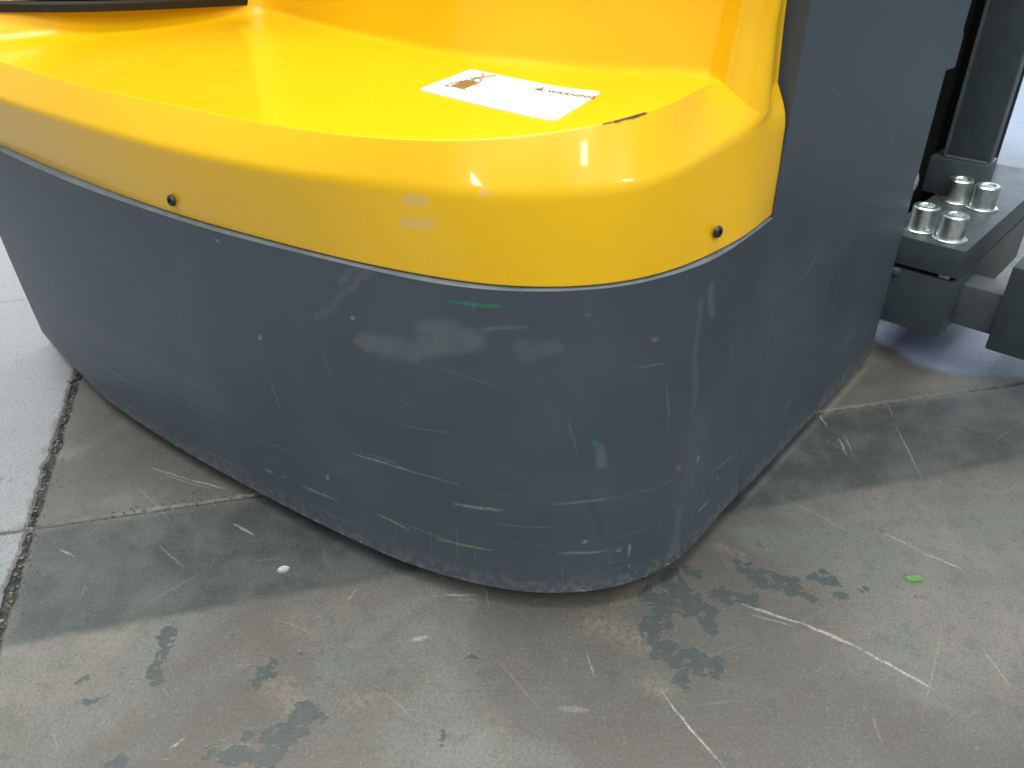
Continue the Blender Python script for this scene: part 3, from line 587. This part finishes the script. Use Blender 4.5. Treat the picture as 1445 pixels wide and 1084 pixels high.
# where the tray has closed up the wall foot sits on the bevel edge
wc = np.clip((s2 - 8.9) / .25, 0, 1)[:, None]; r4 = r4 * (1 - wc) + r2 * wc
def fillet_profile(P, rad, seg):
    out = [P[0]]
    for i in range(1, len(P) - 1):
        a, b_, c = P[i - 1], P[i], P[i + 1]; u = a - b_; w = c - b_; lu = np.linalg.norm(u); lw = np.linalg.norm(w)
        u = u / max(lu, 1e-9); w = w / max(lw, 1e-9); r_ = min(rad[i], .46 * lu, .46 * lw)
        p = b_ + u * r_; q = b_ + w * r_
        for k in range(seg + 1):
            f = k / seg; out.append((1 - f) ** 2 * p + 2 * f * (1 - f) * b_ + f * f * q)
    out.append(P[-1]); return out
plan_c = np.array([0, 1.0])
prof_rows = []
nx = np.gradient(r4[:, 0]); ny = np.gradient(r4[:, 1]); nl = np.hypot(nx, ny) + 1e-9; nrm = np.stack([-ny / nl, nx / nl], 1)   # pointing into the hood
nrm = smooth(nrm, 12)
for i in range(NT_):
    t = tt[i]; a0, a1, a2, a4 = r0[i], r1[i], r2[i], r4[i]
    back = np.array([nrm[i][0], nrm[i][1], 0])
    closed = float(wc[i][0])
    lipd = .0025 + .006 * math.exp(-((t - 6.6) / 1.0) ** 2)
    rg = max(0, min(1, (t - 9.42) / .5)); rg = rg * rg * (3 - 2 * rg); a2 = a2 + back * (.012 * rg) + np.array([0, 0, .020 * rg]); a4 = a4 + back * (.013 * rg) + np.array([0, 0, .022 * rg])
    dirn = (a4 - a2); dl = np.linalg.norm(dirn); dirn = dirn / max(dl, 1e-6)
    drop_ = lipd * (1 - closed)
    a3 = a2 + dirn * min(.0035 + .55 * max(0, drop_ - .0025), dl * .3); a3[2] = a2[2] - drop_
    a4f = a4.copy(); a4f[2] -= .0025 * (1 - closed)
    left = max(0, min(1, (4.1 - t) / 3.0))
    lean = .03 + .02 * left
    rgt = max(0, min(1, (t - 9.2) / .6)); bo = .012 * (1 - rgt) + .004 * rgt + .006 * left
    w1 = a4f + back * bo + np.array([0, 0, .055]); w2 = w1 + back * (.030 * (1 - rgt) + .004 * rgt) + np.array([0, 0, .50])
    rr4 = .010 + .022 * left
    drop = np.array([0, 0, -.02])
    bevel_mid = (a1 + a2) / 2 + np.array([0, 0, .0]) 
    P = [a0 + np.array([0, .004, 0]), a0, a1, a2, a3, a4f, w1, w2]
    prof_rows.append(fillet_profile(P, [0, .0012, .0065 + .016 * rg, .0026 + .02 * rg, .0030, rr4, .02, 0], 6))
K = len(prof_rows[0]); vs = [tuple(p) for r_ in prof_rows for p in r_]
fs = [(i * K + k, (i + 1) * K + k, (i + 1) * K + k + 1, i * K + k + 1) for i in range(NT_ - 1) for k in range(K - 1)]
# return edge at the flank plate, turned inward
st = len(vs); inward = Vector((-DY, DX, 0)) * .02
for p in prof_rows[-1]: vs.append(tuple(Vector(p) + inward))
fs += [((NT_ - 1) * K + k, st + k, st + k + 1, (NT_ - 1) * K + k + 1) for k in range(K - 1)]
cover = obj('yellow_cover', vs, fs, YEL, truck, True, 50)

# --- cover screws
def screw(p, n, parent):
    n = Vector(n).normalized(); q = n.to_track_quat('Z', 'Y'); bm = bmesh.new(); seg_ = 24
    rings = [(.0052, 0), (.0052, .0008), (.0046, .0022), (.0032, .0031), (.0021, .0033), (.0018, .0012), (0.0001, .0012)]
    rr = []
    for r_, h in rings:
        rr.append([bm.verts.new(Vector(p) + q @ Vector((r_ * math.cos(2 * math.pi * k / seg_), r_ * math.sin(2 * math.pi * k / seg_), h))) for k in range(seg_)])
    for a, b_ in zip(rr, rr[1:]):
        for k in range(seg_): bm.faces.new((a[k], a[(k + 1) % seg_], b_[(k + 1) % seg_], b_[k]))
    return from_bm('screw', bm, DARKSCREW, parent, 40)
for p, n in SCREWS: screw(p, n, cover)

# --- warning label lying on the tray
LZ = .4350
from mathutils.bvhtree import BVHTree
bv_ = BVHTree.FromPolygons([v.co.copy() for v in cover.data.vertices], [tuple(p.vertices) for p in cover.data.polygons])
lc = [Vector((x, y, LZ)) for x, y in LABEL]     # near-left, far-left, far-right, near-right
def LP(u, v, dz=0.): # u along, v from near edge to far edge
    p = (lc[0] * (1 - u) + lc[3] * u) * (1 - v) + (lc[1] * (1 - u) + lc[2] * u) * v
    h = bv_.ray_cast(Vector((p.x, p.y, .60)), Vector((0, 0, -1)), .3)[0]
    return Vector((p.x, p.y, (h.z if h else LZ) + dz))
gx, gy = 24, 16; lv = []; lf = []
for zo in (.0006, .0001):
    for a in range(gx + 1):
        for b_ in range(gy + 1):
            u, v = a / gx, b_ / gy; cut_ = .012 if a in (0, gx) and b_ in (0, gy) else 0
            lv.append(LP(u + (cut_ if a == 0 else -cut_), v + (cut_ if b_ == 0 else -cut_), zo))
def gi_(a, b_, k): return k * (gx + 1) * (gy + 1) + a * (gy + 1) + b_
for a in range(gx):
    for b_ in range(gy): lf.append((gi_(a, b_, 0), gi_(a + 1, b_, 0), gi_(a + 1, b_ + 1, 0), gi_(a, b_ + 1, 0)))
rim_ = [(a, 0) for a in range(gx)] + [(gx, b_) for b_ in range(gy)] + [(a, gy) for a in range(gx, 0, -1)] + [(0, b_) for b_ in range(gy, 0, -1)]
for q in range(len(rim_)):
    a, b_ = rim_[q], rim_[(q + 1) % len(rim_)]; lf.append((gi_(*a, 0), gi_(*b_, 0), gi_(*b_, 1), gi_(*a, 1)))
label = obj('warning_label', lv, lf, LAB, truck)
label['label'] = 'white warning label with brown and red pictogram'
def poly(name, uvs, m, dz=.0008):
    return obj(name, [LP(u, v, dz) for u, v in uvs], [tuple(range(len(uvs)))], m, label)
def bars(name, lst, m, dz=.0008):
    v = []; f = []
    for uvs in lst:
        s = len(v); v += [LP(u, w, dz) for u, w in uvs]; f.append(tuple(range(s, s + len(uvs))))
    return obj(name, v, f, m, label)
def rect(u0, v0, u1, v1): return [(u0, v0), (u1, v0), (u1, v1), (u0, v1)]
def rod(u0, v0, u1, v1, w):
    d = Vector((u1 - u0, (v1 - v0) * .66)).normalized(); a = Vector((-d.y, d.x / .66)) * w
    return [(u0 + a.x, v0 + a.y), (u0 - a.x, v0 - a.y), (u1 - a.x, v1 - a.y), (u1 + a.x, v1 + a.y)]
def disc(u, v, r_, k=14): return [(u + r_ * math.cos(6.2832 * i / k), v + r_ / .66 * math.sin(6.2832 * i / k)) for i in range(k)]
bars('pictogram_platform', [rect(.125, .30, .235, .62), rod(.235, .30, .33, .30, .004)], INKB)
bars('pictogram_wheel', [disc(.108, .29, .018), rod(.10, .36, .12, .55, .006)], INK)
bars('pictogram_figure', [disc(.175, .83, .012), rod(.16, .63, .17, .80, .007), rod(.17, .76, .205, .70, .004), rod(.165, .64, .20, .60, .005)], INK)
bars('prohibition_cross', [rod(.135, .66, .225, .93, .007), rod(.135, .93, .225, .66, .007), rod(.225, .66, .245, .48, .006)], INKR, .0011)
bars('pictogram_ceiling', [rod(.205, .93, .235, .93, .010), rod(.235, .86, .30, .86, .002)], INK)
bars('warning_triangle', [[(.600, .755), (.660, .755), (.630, .90)]], INK)
bars('warning_mark', [rect(.627, .80, .633, .86), rect(.627, .775, .633, .788)], LAB, .0011)
def text(s, u, v, size, m, name, dz=.0009):
    cu = bpy.data.curves.new(name, 'FONT'); cu.body = s; cu.size = size; cu.space_character = 1.08; cu.offset = .00022
    tmp = bpy.data.objects.new(name, cu); C.objects.link(tmp)
    me = bpy.data.meshes.new_from_object(tmp.evaluated_get(bpy.context.evaluated_depsgraph_get()))
    C.objects.unlink(tmp); bpy.data.objects.remove(tmp)
    U_ = (lc[2] - lc[1]); LU = U_.length; V_ = (lc[1] - lc[0]); LV = V_.length
    for vv in me.vertices:
        q = LP(u + vv.co.x / LU, v + vv.co.y / LV, dz); vv.co = q
    me.materials.clear(); me.materials.append(m)
    return link(bpy.data.objects.new(name, me), label)
text('WARNING', .690, .755, .0115, INK, 'warning_text')
for k, (u0, v0, u1) in enumerate(((.60, .62, .655), (.60, .555, .70), (.60, .49, .64), (.72, .62, .80), (.60, .33, .625), (.635, .33, .66))):
    pass
bars('fine_print', [rect(u0, v0, u1, v0 + .014) for u0, v0, u1 in ((.60, .62, .655), (.665, .62, .70), (.60, .545, .645), (.71, .60, .78), (.60, .33, .625), (.638, .33, .655))], INKF)

# --- black moulding and tinted panel at the upper left
pl = [np.array(p) for p in PANEL]      # world points along lower edge, from left (off frame) to the inner corner
def strip(name, path, z_off0, z_off1, out0, out1, m, rad=.003):
    v = []; f = []; prof_ = []
    zz = [(out0, z_off0), (out0 * .55 + out1 * .45 + .0, z_off0), (out1, z_off0 + rad), (out1, z_off1 - rad), (out1 - rad, z_off1), (out0, z_off1)]
    K_ = len(zz)
    for i, p in enumerate(path):
        a = path[max(i - 1, 0)]; b_ = path[min(i + 1, len(path) - 1)]; t = (b_ - a)[:2]; t = t / np.linalg.norm(t); nn = np.array([t[1], -t[0]])
        for o_, z in zz: v.append((p[0] + nn[0] * o_, p[1] + nn[1] * o_, p[2] + z))
    for i in range(len(path) - 1):
        for k in range(K_ - 1): f.append((i * K_ + k, (i + 1) * K_ + k, (i + 1) * K_ + k + 1, i * K_ + k + 1))
    f.append(tuple(range(K_))); f.append(tuple(range((len(path) - 1) * K_, len(path) * K_)))
    return obj(name, v, f, m, truck, True, 40)
path = catmull(pl, samples=np.linspace(0, len(pl) - 1, 40))
strip('rubber_trim', path, -.003, .0115, -.05, .017, BLACK)
strip('tinted_panel', path, .0115, .46, -.05, .010, DKPANEL)

# --- hardware seen past the flank plate
def boxm(name, d0, d1, n0, n1, z0, z1, m, bev=.0015, parent=truck):
    bm = bmesh.new(); vv = [bm.verts.new(M(d, n, z)) for z in (z0, z1) for d, n in ((d0, n0), (d1, n0), (d1, n1), (d0, n1))]
    for q in ((0, 1, 2, 3), (4, 5, 6, 7), (0, 1, 5, 4), (1, 2, 6, 5), (2, 3, 7, 6), (3, 0, 4, 7)): bm.faces.new([vv[i] for i in q])
    bmesh.ops.recalc_face_normals(bm, faces=bm.faces)
    if bev: bmesh.ops.bevel(bm, geom=bm.edges[:], offset=bev, segments=2, affect='EDGES', profile=.6)
    return from_bm(name, bm, m, parent, 40)
boxm('mast_inner_channel', .16, .60, -.34, -.050, .02, .98, INNER, .002)  # added dark panel: the void's shade is put into its near-black colour
boxm('mast_upright', .250, .275, -.0355, .0250, .2460, 1.02, GREEN_BLK, .0018)
boxm('mast_flange', .244, .251, -.0375, -.0335, .2470, 1.02, SHAFT, .0006)
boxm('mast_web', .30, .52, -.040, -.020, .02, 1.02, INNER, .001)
boxm('mast_foot', .232, .290, -.085, .0270, .1925, .2455, GREEN_BLK, .002)
boxm('weld_bead', .238, .246, -.034, .024, .2456, .2490, SHAFT, .0012)
boxm('weld_bead', .232, .2335, -.066, -.056, .2456, .2510, SHAFT, .0006)
leg_clamp = boxm('clamp_block', .030, .40, -.03, .0755, .067, .1470, GREEN_BLK, .0016)
boxm('clamp_cap', .028, .46, -.03, .0770, .1535, .1925, GREEN_BLK, .0020)
boxm('clamp_shim', .040, .45, -.03, .0700, .1468, .1537, INNER, 0)
boxm('lug', .022, .032, -.004, .006, .140, .1475, SHAFT, .001)
def bolt(d, n, z, r=.0168, h=.031, washer=True):
    t = boltpart('bolt', d, n, z + .0032, [(r, 0), (r, h - .0022), (r - .0018, h), (r * .62, h), (r * .56, h - .002), (r * .52, h - .014), (.0002, h - .014)], truck)
    boltpart('washer', d, n, z, [(r * 1.28, .0), (r * 1.28, .0022), (r * 1.2, .0032), (r * .5, .0033)], t)
def boltpart(name, d, n, z, prof_, parent):
    bm = bmesh.new(); c = M(d, n, z); sg = 36; rr = []
    for j, (r_, h) in enumerate(prof_):
        ring_ = []
        for k in range(sg):
            a = 2 * math.pi * k / sg + d * 9
            rad = r_
            if name == 'bolt' and j >= 4 and j < 6: rad = r_ * (.90 + .10 * abs(math.cos(3 * a)))      # hex socket
            ring_.append(bm.verts.new(c + Vector((rad * math.cos(a), rad * math.sin(a), h))))
        rr.append(ring_)
    for a, b_ in zip(rr, rr[1:]):
        for k in range(sg): bm.faces.new((a[k], a[(k + 1) % sg], b_[(k + 1) % sg], b_[k]))
    return from_bm(name, bm, ZINC, parent, 35)
for d, n in ((.068, .006), (.059, .0460), (.218, .004), (.212, .0410)): bolt(d, n, .1925)
# crossbeam and the straddle leg's block
boxm('crossbeam', .076, .125, .074, .132, .070, .131, SHAFT, .006)
boxm('straddle_leg_block', .062, .26, .1275, .235, .056, .176, GREEN_BLK, .003)
boxm('hex_stud', .034, .0385, .052, .066, .1475, .1535, ZINC, .001)
# domed bolt head on the flank plate's forward edge
bm = bmesh.new(); c = M(.0125, -.002, .270)
for k in range(1):
    bmesh.ops.create_uvsphere(bm, u_segments=28, v_segments=16, radius=.0155)
    for v in bm.verts:
        co = v.co.copy(); v.co = c + Vector((DX, DY, 0)) * (co.x * .55) + Vector((DY, -DX, 0)) * (co.y * .55 - .004) + Vector((0, 0, co.z))
from_bm('domed_bolt', bm, ZINC, truck, 60)

# ------------------------------------------------------------------ small litter on the floor
def scrap(name, x, y, pts_, h, m, label_, cat):
    bm = bmesh.new(); n = len(pts_)
    lo = [bm.verts.new((x + a, y + b_, .0003)) for a, b_ in pts_]; hi = [bm.verts.new((x + a * .9, y + b_ * .9, .0003 + h * random.uniform(.6, 1.2))) for a, b_ in pts_]
    bm.faces.new(lo[::-1]); bm.faces.new(hi)
    for i in range(n): bm.faces.new((lo[i], lo[(i + 1) % n], hi[(i + 1) % n], hi[i]))
    o = from_bm(name, bm, m); o['label'] = label_; o['category'] = cat; return o
scrap('plastic_scrap', .4037, .5897, [(-.008, -.002), (-.002, -.0045), (.007, -.003), (.009, .001), (.004, .005), (-.004, .0035), (-.0085, .003)], .0018, SCRAP, 'small bright green plastic scrap lying on bare concrete right of the machine', 'scrap')
scrap('chip_fragment', -.2324, .6025, [(-.006, -.002), (-.001, -.004), (.005, -.002), (.0065, .003), (.001, .0045), (-.004, .003)], .0026, CHIP, 'small white chip lying on dark concrete in front of the grey skirt', 'chip')

# ------------------------------------------------------------------ origins at each thing's base
base = Vector((-.05, 1.15, 0)); truck.location = base
for ch in list(truck.children): ch.location = -base
for o in [o for o in C.objects if o.type == 'MESH' and o.parent is None and 'category' in o]:
    c_ = sum((v.co for v in o.data.vertices), Vector()) / len(o.data.vertices); c_.z = 0
    for v in o.data.vertices: v.co -= c_
    o.location = c_
